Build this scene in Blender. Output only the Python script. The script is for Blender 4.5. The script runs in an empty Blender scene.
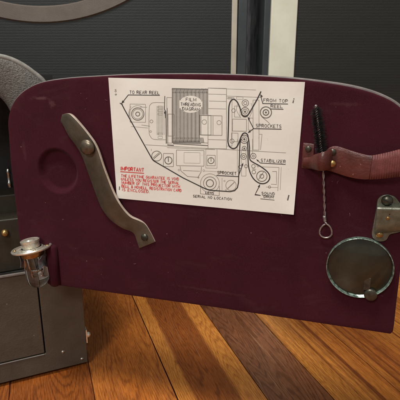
import bpy, bmesh, math, random
from math import sin, cos, pi, radians, sqrt
from mathutils import Vector, Matrix
from mathutils.geometry import delaunay_2d_cdt
import numpy as np
random.seed(7)
SC = bpy.context.scene
COL = SC.collection

# ------------------------------------------------------------------ camera
H, TH = 0.40, radians(15.9)
cam = bpy.data.objects.new('camera', bpy.data.cameras.new('camera'))
COL.objects.link(cam)
cam.location = (0, 0, H)
cam.rotation_euler = (pi/2 - TH, 0, 0)
cam.data.sensor_width = 36
cam.data.lens = 39.6
cam.data.clip_start = 0.01
cam.data.clip_end = 100
cam.data.dof.use_dof = True
cam.data.dof.focus_distance = 0.45
cam.data.dof.aperture_fstop = 36
SC.camera = cam

# ------------------------------------------------------------------ light
w = bpy.data.worlds.new('World'); SC.world = w; w.use_nodes = True
w.node_tree.nodes['Background'].inputs[0].default_value = (0.98, 0.96, 0.94, 1)
w.node_tree.nodes['Background'].inputs[1].default_value = 0.34
def area(name, loc, target, size, power, color):
    l = bpy.data.lights.new(name, 'AREA'); l.shape = 'RECTANGLE'; l.size, l.size_y = size
    l.energy = power; l.color = color
    o = bpy.data.objects.new(name, l); COL.objects.link(o); o.location = loc
    o.rotation_euler = (Vector(target) - Vector(loc)).to_track_quat('-Z', 'Y').to_euler()
    return o
area('ceiling_lamp', (-0.45, 0.0, 2.1), (0, 0.5, 0.3), (0.45, 0.45), 34, (1, 0.95, 0.88))
area('room_lamp', (-0.75, -1.25, 1.55), (0, 0.5, 0.3), (0.5, 0.4), 20, (1, 0.96, 0.90))
SC.view_settings.view_transform = 'Standard'
SC.view_settings.look = 'None'
SC.view_settings.exposure = 0.0
SC.view_settings.gamma = 1.0
SC.render.engine = 'CYCLES'

# ------------------------------------------------------------------ helpers
def cdir(px, py):
    u = (px-200)/440; v = (py-200)/440
    return Vector((u, cos(TH) - v*sin(TH), -sin(TH) - v*cos(TH)))
class Plane:
    """vertical plane: local x along it, local -y towards the viewer, z up"""
    def __init__(s, o, deg):
        s.o = Vector((o[0], o[1], 0)); s.a = radians(deg)
        s.e = Vector((cos(s.a), sin(s.a), 0)); s.n = Vector((sin(s.a), -cos(s.a), 0))
    def at(s, px, py, off=0.0):
        D = cdir(px, py)
        t = (s.o.dot(s.n) + off)/D.dot(s.n)
        p = Vector((0, 0, H)) + D*t
        return Vector(((p - s.o).dot(s.e), -off, p.z))
DOOR = Plane((0, .43), -17.5)
CASE = Plane((-0.16275, 0.53919), 23.5)

def empty(name, loc, rz, label, cat):
    o = bpy.data.objects.new(name, None); COL.objects.link(o)
    o.empty_display_size = 0.02
    o.location = loc; o.rotation_euler = (0, 0, rz)
    o['label'] = label; o['category'] = cat
    return o
def obj(name, data, mat, parent=None, smooth=False, bevel=0, segs=2, angle=35):
    if isinstance(data, bmesh.types.BMesh):
        me = bpy.data.meshes.new(name)
        bmesh.ops.recalc_face_normals(data, faces=data.faces[:]) if not data.faces or not getattr(data, 'keep', False) else None
        data.to_mesh(me); data.free()
    else:
        me = data
    o = bpy.data.objects.new(name, me); COL.objects.link(o)
    me.materials.clear(); me.materials.append(mat)
    if parent: o.parent = parent
    if smooth:
        for p in me.polygons: p.use_smooth = True
    if bevel:
        m = o.modifiers.new('bevel', 'BEVEL'); m.width = bevel; m.segments = segs
        m.limit_method = 'ANGLE'; m.angle_limit = radians(angle)
        for p in me.polygons: p.use_smooth = True
        m.harden_normals = True
    return o
def structure(o):
    o['kind'] = 'structure'; return o

def catmull(pts, n=6, closed=False):
    P = [Vector(p) for p in pts]; out = []
    N = len(P); rng = N if closed else N-1
    for i in range(rng):
        if closed: a, b, c, d = P[(i-1) % N], P[i], P[(i+1) % N], P[(i+2) % N]
        else: a, b, c, d = P[max(i-1, 0)], P[i], P[i+1], P[min(i+2, N-1)]
        for k in range(n):
            t = k/n
            out.append(0.5*((2*b) + (c-a)*t + (2*a-5*b+4*c-d)*t*t + (3*b-a-3*c+d)*t**3))
    if not closed: out.append(P[-1])
    return out
def inset(poly, d):
    """inset a clockwise or counter-clockwise polygon of 2-D points"""
    N = len(poly); A = sum(poly[i][0]*poly[(i+1) % N][1] - poly[(i+1) % N][0]*poly[i][1] for i in range(N))
    s = 1 if A > 0 else -1; out = []
    for i in range(N):
        p0, p1, p2 = Vector(poly[i-1]), Vector(poly[i]), Vector(poly[(i+1) % N])
        e1 = (p1-p0).normalized(); e2 = (p2-p1).normalized()
        n1 = Vector((-e1.y, e1.x))*s; n2 = Vector((-e2.y, e2.x))*s
        m = (n1+n2); m.normalize()
        k = max(0.35, m.dot(n1))
        out.append(p1 + m*(d/k))
    return out
def inside(poly, x, y):
    c = False; N = len(poly); j = N-1
    for i in range(N):
        xi, yi = poly[i][0], poly[i][1]; xj, yj = poly[j][0], poly[j][1]
        if (yi > y) != (yj > y) and x < (xj-xi)*(y-yi)/(yj-yi)+xi: c = not c
        j = i
    return c
def slab(outer, holes, yf, yb):
    """flat plate outline (x,z) with holes between y=yf (front) and y=yb"""
    pts = []; edges = []
    for loop in [outer]+holes:
        b = len(pts); pts += [Vector((p[0], p[1])) for p in loop]
        edges += [(b+i, b+(i+1) % len(loop)) for i in range(len(loop))]
    v, e, f, *_ = delaunay_2d_cdt(pts, edges, [], 0, 1e-7)
    bm = bmesh.new(); F = [bm.verts.new((p.x, yf, p.y)) for p in v]; B = [bm.verts.new((p.x, yb, p.y)) for p in v]
    cnt = {}
    for t in f:
        c = sum((v[i] for i in t), Vector((0, 0)))/len(t)
        if not inside(outer, c.x, c.y) or any(inside(h, c.x, c.y) for h in holes): continue
        bm.faces.new([F[i] for i in t]); bm.faces.new([B[i] for i in reversed(t)])
        for k in range(len(t)):
            a, b = t[k], t[(k+1) % len(t)]; cnt.setdefault(frozenset((a, b)), []).append((a, b))
    for k, l in cnt.items():
        if len(l) == 1:
            a, b = l[0]; bm.faces.new([F[b], F[a], B[a], B[b]])
    for vv in [q for q in bm.verts if not q.link_faces]: bm.verts.remove(vv)
    bmesh.ops.recalc_face_normals(bm, faces=bm.faces[:])
    bmesh.ops.dissolve_limit(bm, angle_limit=0.001, verts=bm.verts[:], edges=bm.edges[:])
    return bm
def box(bm, x0, x1, y0, y1, z0, z1):
    r = bmesh.ops.create_cube(bm, size=1)
    for v in r['verts']:
        v.co = Vector(((x0+x1)/2+v.co.x*(x1-x0), (y0+y1)/2+v.co.y*(y1-y0), (z0+z1)/2+v.co.z*(z1-z0)))
def tube(bm, path, r, n=8, rad=None):
    rings = []; P = [Vector(p) for p in path]
    up = Vector((0.13, 0.31, 0.94))
    for i, p in enumerate(P):
        t = (P[min(i+1, len(P)-1)]-P[max(i-1, 0)]).normalized()
        a = t.cross(up)
        if a.length < 0.05: a = t.cross(Vector((1, 0, 0)))
        a.normalize(); b = t.cross(a); rr = rad[i] if rad else r
        rings.append([bm.verts.new(p + (a*cos(2*pi*k/n)+b*sin(2*pi*k/n))*rr) for k in range(n)])
    for i in range(len(P)-1):
        for k in range(n):
            bm.faces.new([rings[i][k], rings[i][(k+1) % n], rings[i+1][(k+1) % n], rings[i+1][k]])
    bm.faces.new(rings[0][::-1]); bm.faces.new(rings[-1])
def lathe(bm, prof, M=Matrix(), n=48, sx=1.0):
    """profile [(r, h)] turned round local z, then moved by M"""
    rings = []
    for r, h in prof:
        if r < 1e-6: rings.append([bm.verts.new(M @ Vector((0, 0, h)))])
        else: rings.append([bm.verts.new(M @ Vector((r*cos(2*pi*k/n)*sx, r*sin(2*pi*k/n), h))) for k in range(n)])
    for a, b in zip(rings, rings[1:]):
        for k in range(n):
            k2 = (k+1) % n
            if len(a) == 1 and len(b) == 1: continue
            if len(a) == 1: bm.faces.new([a[0], b[k2], b[k]])
            elif len(b) == 1: bm.faces.new([a[k], a[k2], b[0]])
            else: bm.faces.new([a[k], a[k2], b[k2], b[k]])
FACE = Matrix.Rotation(pi/2, 4, 'X')          # turns lathe axis +z into local -y (out of the plane)
def facing(p, tilt=(0, 0)):
    return Matrix.Translation(p) @ Matrix.Rotation(tilt[0], 4, 'X') @ Matrix.Rotation(tilt[1], 4, 'Z') @ FACE
def strip(stations, across=3, bulge=0.0, n=5, smoothing=True):
    """band through stations [(left px, right px, off)] in the door plane"""
    L = [Vector((*DOOR.at(*s[0], s[2]),)) for s in stations]
    R = [Vector((*DOOR.at(*s[1], s[3] if len(s) > 3 else s[2]),)) for s in stations]
    if smoothing: L, R = catmull(L, n), catmull(R, n)
    bm = bmesh.new(); uv = bm.loops.layers.uv.new('UVMap'); rows = []
    for a, b in zip(L, R):
        row = []
        for k in range(across+1):
            t = k/across; p = a.lerp(b, t); p.y -= bulge*4*t*(1-t); row.append(bm.verts.new(p))
        rows.append(row)
    for i in range(len(rows)-1):
        for k in range(across):
            f = bm.faces.new([rows[i][k], rows[i][k+1], rows[i+1][k+1], rows[i+1][k]])
            for l, q in zip(f.loops, [(i, k), (i, k+1), (i+1, k+1), (i+1, k)]): l[uv].uv = (q[0]/len(rows), q[1]/across)
    # make faces look towards -y
    f = max(bm.faces, key=lambda f: f.calc_area())
    f.normal_update()
    if f.normal.y > 0: bmesh.ops.reverse_faces(bm, faces=bm.faces[:])
    return bm
def solid(o, t, bevel=0.0004):
    m = o.modifiers.new('solid', 'SOLIDIFY'); m.thickness = t; m.offset = -1
    if bevel:
        b = o.modifiers.new('bevel', 'BEVEL'); b.width = bevel; b.segments = 2; b.limit_method = 'ANGLE'; b.angle_limit = radians(50)
    for p in o.data.polygons: p.use_smooth = True
    return o

# ------------------------------------------------------------------ materials
class NT:
    def __init__(s, name):
        s.m = bpy.data.materials.new(name); s.m.use_nodes = True; s.t = s.m.node_tree
        s.b = s.t.nodes['Principled BSDF']; s.tc = None
    def n(s, ty, **kw):
        o = s.t.nodes.new(ty)
        for k, v in kw.items(): setattr(o, k, v)
        return o
    def l(s, a, b): s.t.links.new(a, b)
    def coord(s, scale=(1, 1, 1), out='Object', rot=(0, 0, 0)):
        if not s.tc: s.tc = s.n('ShaderNodeTexCoord')
        mp = s.n('ShaderNodeMapping'); mp.inputs['Scale'].default_value = scale; mp.inputs['Rotation'].default_value = rot
        s.l(s.tc.outputs[out], mp.inputs[0]); return mp.outputs[0]
    def noise(s, vec, scale, detail=4, rough=.55, dist=0):
        o = s.n('ShaderNodeTexNoise'); o.inputs['Scale'].default_value = scale; o.inputs['Detail'].default_value = detail
        o.inputs['Roughness'].default_value = rough; o.inputs['Distortion'].default_value = dist
        s.l(vec, o.inputs['Vector']); return o.outputs['Fac']
    def ramp(s, fac, stops):
        o = s.n('ShaderNodeValToRGB'); e = o.color_ramp.elements
        while len(e) < len(stops): e.new(.5)
        for i, (p, c) in enumerate(stops):
            e[i].position = p; e[i].color = (*c, 1) if not isinstance(c, (int, float)) else (c, c, c, 1)
        s.l(fac, o.inputs[0]); return o.outputs[0]
    def mix(s, fac, a, b, mode='MIX'):
        o = s.n('ShaderNodeMix', data_type='RGBA', blend_type=mode)
        for i, v in ((0, fac), (6, a), (7, b)):
            if hasattr(v, 'is_output'): s.l(v, o.inputs[i])
            elif isinstance(v, (int, float)): o.inputs[i].default_value = v if i == 0 else (v, v, v, 1)
            else: o.inputs[i].default_value = (*v, 1)
        return o.outputs[2]
    def math(s, op, a, b=None):
        o = s.n('ShaderNodeMath', operation=op)
        for i, v in enumerate((a, b)):
            if v is None: continue
            if hasattr(v, 'is_output'): s.l(v, o.inputs[i])
            else: o.inputs[i].default_value = v
        return o.outputs[0]
    def bump(s, h, dist=.0005, strength=1.0, chain=None):
        o = s.n('ShaderNodeBump'); o.inputs['Distance'].default_value = dist; o.inputs['Strength'].default_value = strength
        s.l(h, o.inputs['Height'])
        if chain: s.l(chain, o.inputs['Normal'])
        return o.outputs[0]
    def set(s, **kw):
        for k, v in kw.items():
            i = s.b.inputs[k.replace('_', ' ')]
            if hasattr(v, 'is_output'): s.l(v, i)
            elif isinstance(v, (tuple, list)): i.default_value = (*v, 1) if len(v) == 3 and i.type == 'RGBA' else v
            else: i.default_value = v
        return s
def worn(name, c0, c1, rough=.5, metal=0., scale=60, chip=None, chipamt=.70, bumpd=.0002, bscale=900, coat=0.):
    """paint or metal with mottling, fine grain and optional chips"""
    t = NT(name); v = t.coord()
    col = t.ramp(t.noise(v, scale, 6, .6), [(.3, c0), (.72, c1)])
    if chip:
        k = t.ramp(t.noise(v, 130, 3, .6), [(chipamt, 0.), (chipamt+.03, 1.)])
        col = t.mix(k, col, chip)
    rg = t.ramp(t.noise(v, scale*2.3, 5, .6), [(.3, max(0, rough-.12)), (.75, min(1, rough+.12))])
    t.set(Base_Color=col, Roughness=rg, Metallic=metal, Coat_Weight=coat,
          Normal=t.bump(t.noise(v, bscale, 3, .6), bumpd, .6))
    return t.m

SCUFF = []
for px_, py_, rx_, rz_, am_ in ((41, 98, .010, .0025, .5), (53, 104, .006, .0050, .35), (345, 104, .018, .002, .15), (25, 150, .003, .014, .15), (210, 290, .05, .002, .14)):
    p_ = DOOR.at(px_, py_); SCUFF.append((p_.x, p_.z-.15, rx_, rz_, am_))
def mat_felt():
    t = NT('maroon_felt'); v = t.coord()
    base = t.ramp(t.noise(v, 14, 6, .65, .4), [(.30, (.027, .0032, .0068)), (.72, (.043, .0060, .0112))])
    fuzz = t.noise(v, 1500, 3, .7)
    col = t.mix(t.ramp(fuzz, [(.35, 0.), (.8, .40)]), base, (.085, .020, .032))
    # worn smudges
    sm = t.ramp(t.noise(t.coord((1, 1, 2.4), rot=(0, .5, 0)), 22, 5, .65, .8), [(.56, 0.), (.80, .40)])
    col = t.mix(sm, col, (.070, .026, .032))
    # rubbed scuffs near the upper corners
    for cx, cz, rx, rz, amt in SCUFF:
        mpn = t.n('ShaderNodeMapping'); mpn.inputs['Location'].default_value = (-cx/rx, 0, -cz/rz); mpn.inputs['Scale'].default_value = (1/rx, 0, 1/rz)
        t.l(t.tc.outputs['Object'], mpn.inputs[0]); ln = t.n('ShaderNodeVectorMath', operation='LENGTH'); t.l(mpn.outputs[0], ln.inputs[0])
        wv = t.math('ADD', ln.outputs['Value'], t.math('MULTIPLY', t.math('SUBTRACT', t.noise(v, 160, 5, .7), .5), 2.6))
        col = t.mix(t.ramp(wv, [(.30, amt), (.95, 0.)]), col, (.13, .060, .062))
    # lint
    vo = t.n('ShaderNodeTexVoronoi'); vo.inputs['Scale'].default_value = 110; vo.inputs['Randomness'].default_value = 1
    t.l(v, vo.inputs['Vector'])
    near = t.ramp(vo.outputs['Distance'], [(.045, 1.), (.09, 0.)])
    sel = t.ramp(vo.outputs['Color'], [(.85, 0.), (.89, 1.)])
    col = t.mix(t.math('MULTIPLY', near, sel), col, (.17, .10, .10))
    t.set(Base_Color=col, Roughness=.88, Sheen_Weight=.05, Sheen_Roughness=.5, Sheen_Tint=(.9, .55, .6), Specular_IOR_Level=.10,
          Normal=t.bump(fuzz, .0003, .5, t.bump(t.noise(v, 120, 4, .6), .0006, .35)))
    return t.m
def mat_floor():
    t = NT('varnished_pine_boards')
    uvn = t.n('ShaderNodeUVMap', uv_map='UVMap'); uv = uvn.outputs[0]
    a = t.n('ShaderNodeAttribute', attribute_name='ca').outputs['Color']
    b = t.n('ShaderNodeAttribute', attribute_name='cb').outputs['Color']
    g = t.n('ShaderNodeSeparateColor'); t.l(t.n('ShaderNodeAttribute', attribute_name='gr').outputs['Color'], g.inputs[0])
    def mp(sc, rot=(0, 0, 0)):
        m = t.n('ShaderNodeMapping'); m.inputs['Scale'].default_value = sc; m.inputs['Rotation'].default_value = rot; t.l(uv, m.inputs[0]); return m.outputs[0]
    sep = t.n('ShaderNodeSeparateXYZ'); t.l(uv, sep.inputs[0])
    n1 = t.noise(mp((13, 2.6, 1)), 1, 4, .55, .6)
    n2 = t.noise(mp((90, 16, 1)), 1, 5, .65, .4)
    ph = t.math('ADD', t.math('MULTIPLY', t.math('MULTIPLY', sep.outputs[0], 2600.), g.outputs[0]),
                t.math('MULTIPLY', t.math('MULTIPLY', n1, 260.), g.outputs[1]))
    ph = t.math('ADD', ph, t.math('MULTIPLY', n2, 3.2))
    s = t.math('ADD', t.math('MULTIPLY', t.math('SINE', ph), .5), .5)
    s = t.math('POWER', s, 1.6)
    s = t.math('MULTIPLY', s, t.ramp(t.noise(mp((18, 2.5, 1)), 1, 4, .6), [(.25, .25), (.7, 1.)]))
    # thin nested growth rings
    n3 = t.noise(mp((13, 1.5, 1)), 1, 2, .45, .15)
    ring = t.math('SINE', t.math('ADD', t.math('MULTIPLY', n3, 300.), t.math('MULTIPLY', n2, 9.)))
    ring = t.ramp(ring, [(.25, 0.), (.95, .85)])
    s = t.math('ADD', t.math('MULTIPLY', s, .45), t.math('MULTIPLY', ring, .6))
    # straight uneven bands on quarter-sawn boards
    band = t.ramp(t.noise(mp((130, .8, 1)), 1, 3, .62), [(.40, 0.), (.47, .55), (.53, .25), (.60, 1.)])
    bf = t.n('ShaderNodeClamp'); t.l(t.math('MULTIPLY', t.math('SUBTRACT', g.outputs[0], .14), 9.), bf.inputs[0])
    s = t.math('ADD', t.math('MULTIPLY', s, t.math('SUBTRACT', 1., bf.outputs[0])), t.math('MULTIPLY', band, bf.outputs[0]))
    col = t.mix(s, a, b)
    fine = t.noise(mp((1300, 60, 1)), 1, 4, .7, .3)
    col = t.mix(t.ramp(fine, [(.36, .75), (.56, 0.)]), col, (.32, .24, .18), 'MULTIPLY')
    col = t.mix(t.math('MULTIPLY', ring, .30), col, (.52, .40, .32), 'MULTIPLY')
    blot = t.noise(mp((9, 4, 1)), 1, 5, .6)
    col = t.mix(1., col, t.ramp(blot, [(.25, (.72, .70, .66)), (.75, (1.12, 1.12, 1.12))]), 'MULTIPLY')
    # fine scratches, in two directions
    def scr(rot, sc, lo):
        return t.ramp(t.noise(mp(sc, (0, 0, rot)), 1, 2, .4), [(lo, 0.), (lo+.02, 1.)])
    sc1 = scr(.34, (620, 7, 1), .655); sc2 = scr(-.62, (520, 8, 1), .66)
    sc = t.math('MAXIMUM', sc1, sc2)
    dull = t.ramp(t.noise(mp((6, 5, 1)), 1, 3, .5), [(.42, 0.), (.58, 1.)])
    sc = t.math('MULTIPLY', sc, t.math('MULTIPLY', dull, g.outputs[2]))
    col = t.mix(t.math('MULTIPLY', sc, .6), col, (.42, .22, .11))
    rg = t.ramp(t.noise(mp((30, 12, 1)), 1, 5, .6), [(.3, .24), (.75, .42)])
    h = t.math('SUBTRACT', t.math('MULTIPLY', fine, .3), sc)
    t.set(Base_Color=col, Roughness=rg, Specular_IOR_Level=.5, Normal=t.bump(h, .00012, .8, t.bump(t.noise(mp((25, 3, 1)), 1, 3), .0006, .4)))
    return t.m
def mat_grille(name, c0, c1):
    t = NT(name); v = t.coord()
    col = t.ramp(t.noise(t.coord((1, 1, 14)), 9, 6, .7), [(.3, c0), (.7, c1)])
    sp = t.ramp(t.noise(v, 700, 2, .6), [(.70, 0.), (.78, .5)])
    col = t.mix(sp, col, (.07, .072, .068))
    t.set(Base_Color=col, Roughness=.62, Normal=t.bump(t.noise(v, 800, 2), .0006, .6)); return t.m
def mat_leatherette():
    t = NT('grey_leatherette'); v = t.coord()
    vo = t.n('ShaderNodeTexVoronoi'); vo.inputs['Scale'].default_value = 520; t.l(t.coord((1, 1, 1.6)), vo.inputs['Vector'])
    n = t.noise(v, 420, 5, .7, .5)
    h = t.math('ADD', t.math('MULTIPLY', vo.outputs['Distance'], .6), n)
    col = t.ramp(h, [(.45, (.055, .051, .045)), (.95, (.165, .156, .142))])
    big = t.ramp(t.noise(v, 30, 4, .6), [(.3, .8), (.7, 1.1)])
    col = t.mix(1., col, big, 'MULTIPLY')
    t.set(Base_Color=col, Roughness=.55, Normal=t.bump(h, .0010, .9)); return t.m
def mat_paper():
    t = NT('diagram_paper'); v = t.coord()
    col = t.ramp(t.noise(v, 18, 5, .6), [(.3, (.70, .675, .61)), (.75, (.77, .745, .685))])
    spot = t.ramp(t.noise(v, 260, 3, .6), [(.70, 0.), (.76, .35)])
    col = t.mix(spot, col, (.42, .34, .25))
    t.set(Base_Color=col, Roughness=.42, Normal=t.bump(t.noise(v, 90, 4), .0003, .5)); return t.m
def mat_flat(name, c, rough=.5, **kw):
    t = NT(name); v = t.coord()
    d = tuple(x*.8 for x in c); e = tuple(min(1, x*1.15) for x in c)
    t.set(Base_Color=t.ramp(t.noise(v, 300, 4, .6), [(.3, d), (.7, e)]), Roughness=rough, **kw); return t.m
def mat_webbing():
    t = NT('red_webbing'); v = t.coord()
    n = t.noise(v, 160, 5, .6)
    col = t.ramp(n, [(.3, (.085, .018, .018)), (.7, (.165, .040, .037))])
    t.set(Base_Color=col, Roughness=.55, Normal=t.bump(t.noise(v, 1400, 2), .0003, .7)); return t.m

M = dict(
    felt=mat_felt(), floor=mat_floor(), leather=mat_leatherette(), paper=mat_paper(), webbing=mat_webbing(),
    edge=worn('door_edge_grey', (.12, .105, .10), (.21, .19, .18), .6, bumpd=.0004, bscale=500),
    piping=worn('rim_highlight_piping', (.20, .195, .175), (.32, .31, .285), .4, scale=120, bumpd=.0004, bscale=500),
    brown=worn('brown_hammered_paint', (.060, .0475, .0340), (.086, .069, .050), .45, scale=35, chip=(.30, .27, .22), chipamt=.735, bumpd=.0006, bscale=420),
    interior=worn('dark_interior_paint', (.006, .006, .0055), (.012, .011, .0095), .6),
    olive=worn('olive_plate', (.020, .0165, .010), (.030, .024, .0145), .5, scale=50),
    lever=worn('bronze_lacquer_lever', (.085, .072, .052), (.165, .142, .106), .36, metal=.55, scale=45, chip=(.35, .24, .16), chipamt=.78),
    lever_edge=worn('lever_edge_highlight', (.42, .33, .26), (.62, .52, .44), .4, metal=.2, scale=160),  # pale colour paints in the highlight along the lever's edge
    lever_dark=worn('bronze_rivet', (.10, .080, .055), (.20, .165, .12), .30, metal=.7, scale=200),
    tab=worn('blackened_steel', (.05, .048, .038), (.12, .115, .09), .35, metal=.8, scale=200),
    steel=worn('worn_steel', (.30, .29, .26), (.52, .50, .46), .28, metal=1., scale=150),
    brightsteel=worn('bright_nickel', (.72, .68, .56), (.95, .92, .80), .22, metal=.75, scale=250),
    brass=worn('old_brass', (.28, .17, .06), (.50, .33, .13), .35, metal=.9, scale=250),
    bracket=worn('green_grey_zinc', (.105, .110, .082), (.22, .23, .18), .32, metal=.6, scale=120, chip=(.05, .03, .02), chipamt=.72),
    clip=worn('blued_spring_steel', (.13, .155, .18), (.28, .32, .36), .35, metal=.6, scale=300),
    bristle=mat_flat('black_bristle', (.010, .010, .011), .4),
    wire=worn('grey_twisted_wire', (.20, .18, .17), (.42, .39, .37), .35, metal=.8, scale=400),
    lint=mat_flat('pale_lint', (.22, .15, .13), .9),
    ink=mat_flat('black_ink', (.030, .028, .026), .5), greyink=mat_flat('grey_ink', (.13, .12, .105), .5),
    paleink=mat_flat('pale_grey_ink', (.27, .25, .22), .5), redink=mat_flat('red_ink', (.60, .055, .05), .5),
    strapleather=worn('reddish_leather', (.050, .0105, .0085), (.115, .027, .021), .38, scale=55, chip=(.30, .13, .10), chipamt=.68, bumpd=.0005, bscale=500),
    lens_back=worn('dark_mirror_coating', (.020, .018, .011), (.052, .050, .035), .22, metal=.5, scale=28, coat=.25, bumpd=.00005, bscale=60),
    trim=worn('cream_paint', (.56, .57, .46), (.68, .69, .575), .5, scale=18),
    thintrim=worn('tan_cream_paint', (.36, .34, .27), (.46, .43, .35), .5, scale=18),
    side=worn('slate_blue_paint', (.022, .028, .032), (.032, .040, .046), .5, scale=10),
    ring=worn('taupe_ring_paint', (.088, .070, .056), (.122, .098, .079), .55, scale=25, bumpd=.0005),
    grille_l=mat_grille('charcoal_ribbed_grille', (.0034, .0056, .0062), (.0066, .0096, .0104)),
    grille_r=mat_grille('olive_black_ribbed_grille', (.0046, .0058, .0042), (.0082, .0098, .0072)),
)
gl = NT('clear_bulb_glass'); gl.set(Base_Color=(.99, .99, .98), Roughness=.02, Transmission_Weight=1., IOR=1.30); M['glass'] = gl.m
lg = NT('greenish_lens_glass'); lg.set(Base_Color=(.74, .95, .84), Roughness=.06, Transmission_Weight=1., IOR=1.5)
lv = lg.coord(); lg.set(Normal=lg.bump(lg.noise(lv, 40, 3), .0004, .3)); M['lens'] = lg.m
rimg = worn('bevelled_mirror_edge', (.010, .017, .012), (.46, .64, .54), .18, metal=.6, scale=330); M['lensrim'] = rimg

# ------------------------------------------------------------------ floor
B = radians(19.85)
U = Vector((cos(B), sin(B))); V = Vector((-sin(B), cos(B)))
bm = bmesh.new(); uvl = bm.loops.layers.uv.new('UVMap')
ca = bm.loops.layers.float_color.new('ca'); cb = bm.loops.layers.float_color.new('cb'); gr = bm.loops.layers.float_color.new('gr')
OR = (.56, .190, .034); YE = (.72, .29, .055); BR = (.21, .060, .015); DK = (.135, .046, .0175); RD = (.36, .105, .019); OL = (.47, .170, .033)
# boards across: (u0, u1, [(fraction, light, dark)], straight, swirl, scratches)
known = [
    (-.070, .034, [(0, RD, BR), (1, RD, BR)], .12, .30, .2),
    (.034, .134, [(0, OR, RD), (.5, (.56, .170, .025), RD), (1, OR, RD)], .10, .34, .5),
    (.134, .242, [(0, YE, OR), (.17, YE, OR), (.21, (.36, .105, .019), BR), (.70, (.33, .095, .017), BR), (.74, YE, OR), (1, YE, OR)], .02, .42, .6),
    (.242, .322, [(0, (.25, .095, .042), DK), (.9, (.28, .105, .044), DK), (1, (.28, .105, .044), DK)], .05, .25, 1.),
    (.322, .412, [(0, YE, BR), (.3, YE, BR), (.6, OL, BR), (1, OR, BR)], .26, .05, .5),
    (.412, .512, [(0, OL, BR), (.4, RD, BR), (1, YE, BR)], .30, .06, .4),
    (.512, .600, [(0, YE, BR), (1, OR, BR)], .28, .06, .4)]
rnd = random.Random(3)
u = .600; extra = []
while u < 3.2:
    c = rnd.choice([(OR, RD), (YE, OR), (RD, BR), (OL, BR)]); extra.append((u, u+.095, [(0, *c), (1, *c)], rnd.uniform(.05, .3), rnd.uniform(.05, .35), .4)); u += .095
u = -.070
while u > -3.0:
    c = rnd.choice([(OR, RD), (RD, BR), (OL, BR)]); extra.append((u-.1, u, [(0, *c), (1, *c)], rnd.uniform(.05, .3), rnd.uniform(.05, .35), .4)); u -= .1
def lerp3(a, b, t): return tuple(a[i]*(1-t)+b[i]*t for i in range(3))
for i, (u0, u1, stops, st, sw, scv) in enumerate(known+extra):
    g = .0009 if i == 1 else .00035
    a0, a1 = u0+.0004, u1-g
    cuts = [a0, a0+.0006] + [a0+(a1-a0)*k/48 for k in range(1, 48)] + [a1-.0006, a1]
    vs = [-2.2, 6.0]; off = rnd.uniform(0, 50)
    def colat(uu):
        f = (uu-a0)/(a1-a0)
        for (f0, A0, B0), (f1, A1, B1) in zip(stops, stops[1:]):
            if f <= f1+1e-6:
                t = max(0, min(1, (f-f0)/(f1-f0))); return lerp3(A0, A1, t), lerp3(B0, B1, t)
        return stops[-1][1], stops[-1][2]
    rows = [[bm.verts.new((*(U*uu+V*vv), (-.0006 if uu in (cuts[0], cuts[-1]) else 0.))) for uu in cuts] for vv in vs]
    for k in range(len(cuts)-1):
        f = bm.faces.new([rows[0][k], rows[0][k+1], rows[1][k+1], rows[1][k]])
        for l, (uu, vv) in zip(f.loops, [(cuts[k], vs[0]), (cuts[k+1], vs[0]), (cuts[k+1], vs[1]), (cuts[k], vs[1])]):
            A, D = colat(uu)
            l[uvl].uv = (uu - u0 + off*.37, vv+off); l[ca] = (*A, 1); l[cb] = (*D, 1); l[gr] = (st, sw, scv, 1)
# dark gap bottom
q = [bm.verts.new((*(U*a+V*b), -.006)) for a, b in ((-3.2, -2.2), (3.3, -2.2), (3.3, 6), (-3.2, 6))]
f = bm.faces.new(q)
for l in f.loops: l[ca] = l[cb] = (.01, .005, .003, 1); l[gr] = (0, 0, 0, 1); l[uvl].uv = (0, 0)
bmesh.ops.recalc_face_normals(bm, faces=bm.faces[:])
for f in bm.faces:
    if f.normal.z < 0: f.normal_flip()
structure(obj('floor', bm, M['floor']))

# ------------------------------------------------------------------ speaker cabinets behind
def bgx(px, Y, py=37):
    D = cdir(px, py); return D.x*Y/D.y
def ribbed(x0, x1, z0, z1, y, pitch=.0052, amp=.00014):
    bm = bmesh.new(); n = int((z1-z0)/pitch)*6; rows = []
    for i in range(n+1):
        z = z0+(z1-z0)*i/n; yy = y - amp*abs(sin(pi*(z-z0)/pitch))
        rows.append((bm.verts.new((x0, yy, z)), bm.verts.new((x1, yy, z))))
    for a, b in zip(rows, rows[1:]): bm.faces.new([a[0], a[1], b[1], b[0]])
    # a solid behind it
    return bm
YB = .92
tall = 1.16
def cabinet(label, x0, x1, trims, grille, gx0, gx1, side):
    t = empty('speaker_cabinet', ((x0+x1)/2, YB, 0), 0, label, 'speaker')
    c = (x0+x1)/2
    b = bmesh.new(); box(b, x0-c, x1-c, 0, .34, .012, tall); obj('cabinet_body', b, M[side], t, bevel=.003)
    b = ribbed(gx0-c, gx1-c, .05, tall-.04, -.004); o = obj('grille', b, M[grille], t)
    s = o.modifiers.new('solid', 'SOLIDIFY'); s.thickness = .003; s.offset = 1
    for a, d, m, pr in trims:
        b = bmesh.new(); box(b, a-c, d-c, -pr, -.0003, .03, tall-.02); obj('trim_strip', b, M[m], t, bevel=.002)
    return t, c
xl0 = -1.05
lt, lc = cabinet('charcoal speaker cabinet with a big taupe ring on its ribbed front', xl0, bgx(247, YB),
        [(bgx(231, YB), bgx(236.6, YB), 'thintrim', .012), (bgx(237.2, YB), bgx(246.6, YB), 'side', .008)], 'grille_l', xl0+.03, bgx(231, YB)-.0005, 'side')
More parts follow.
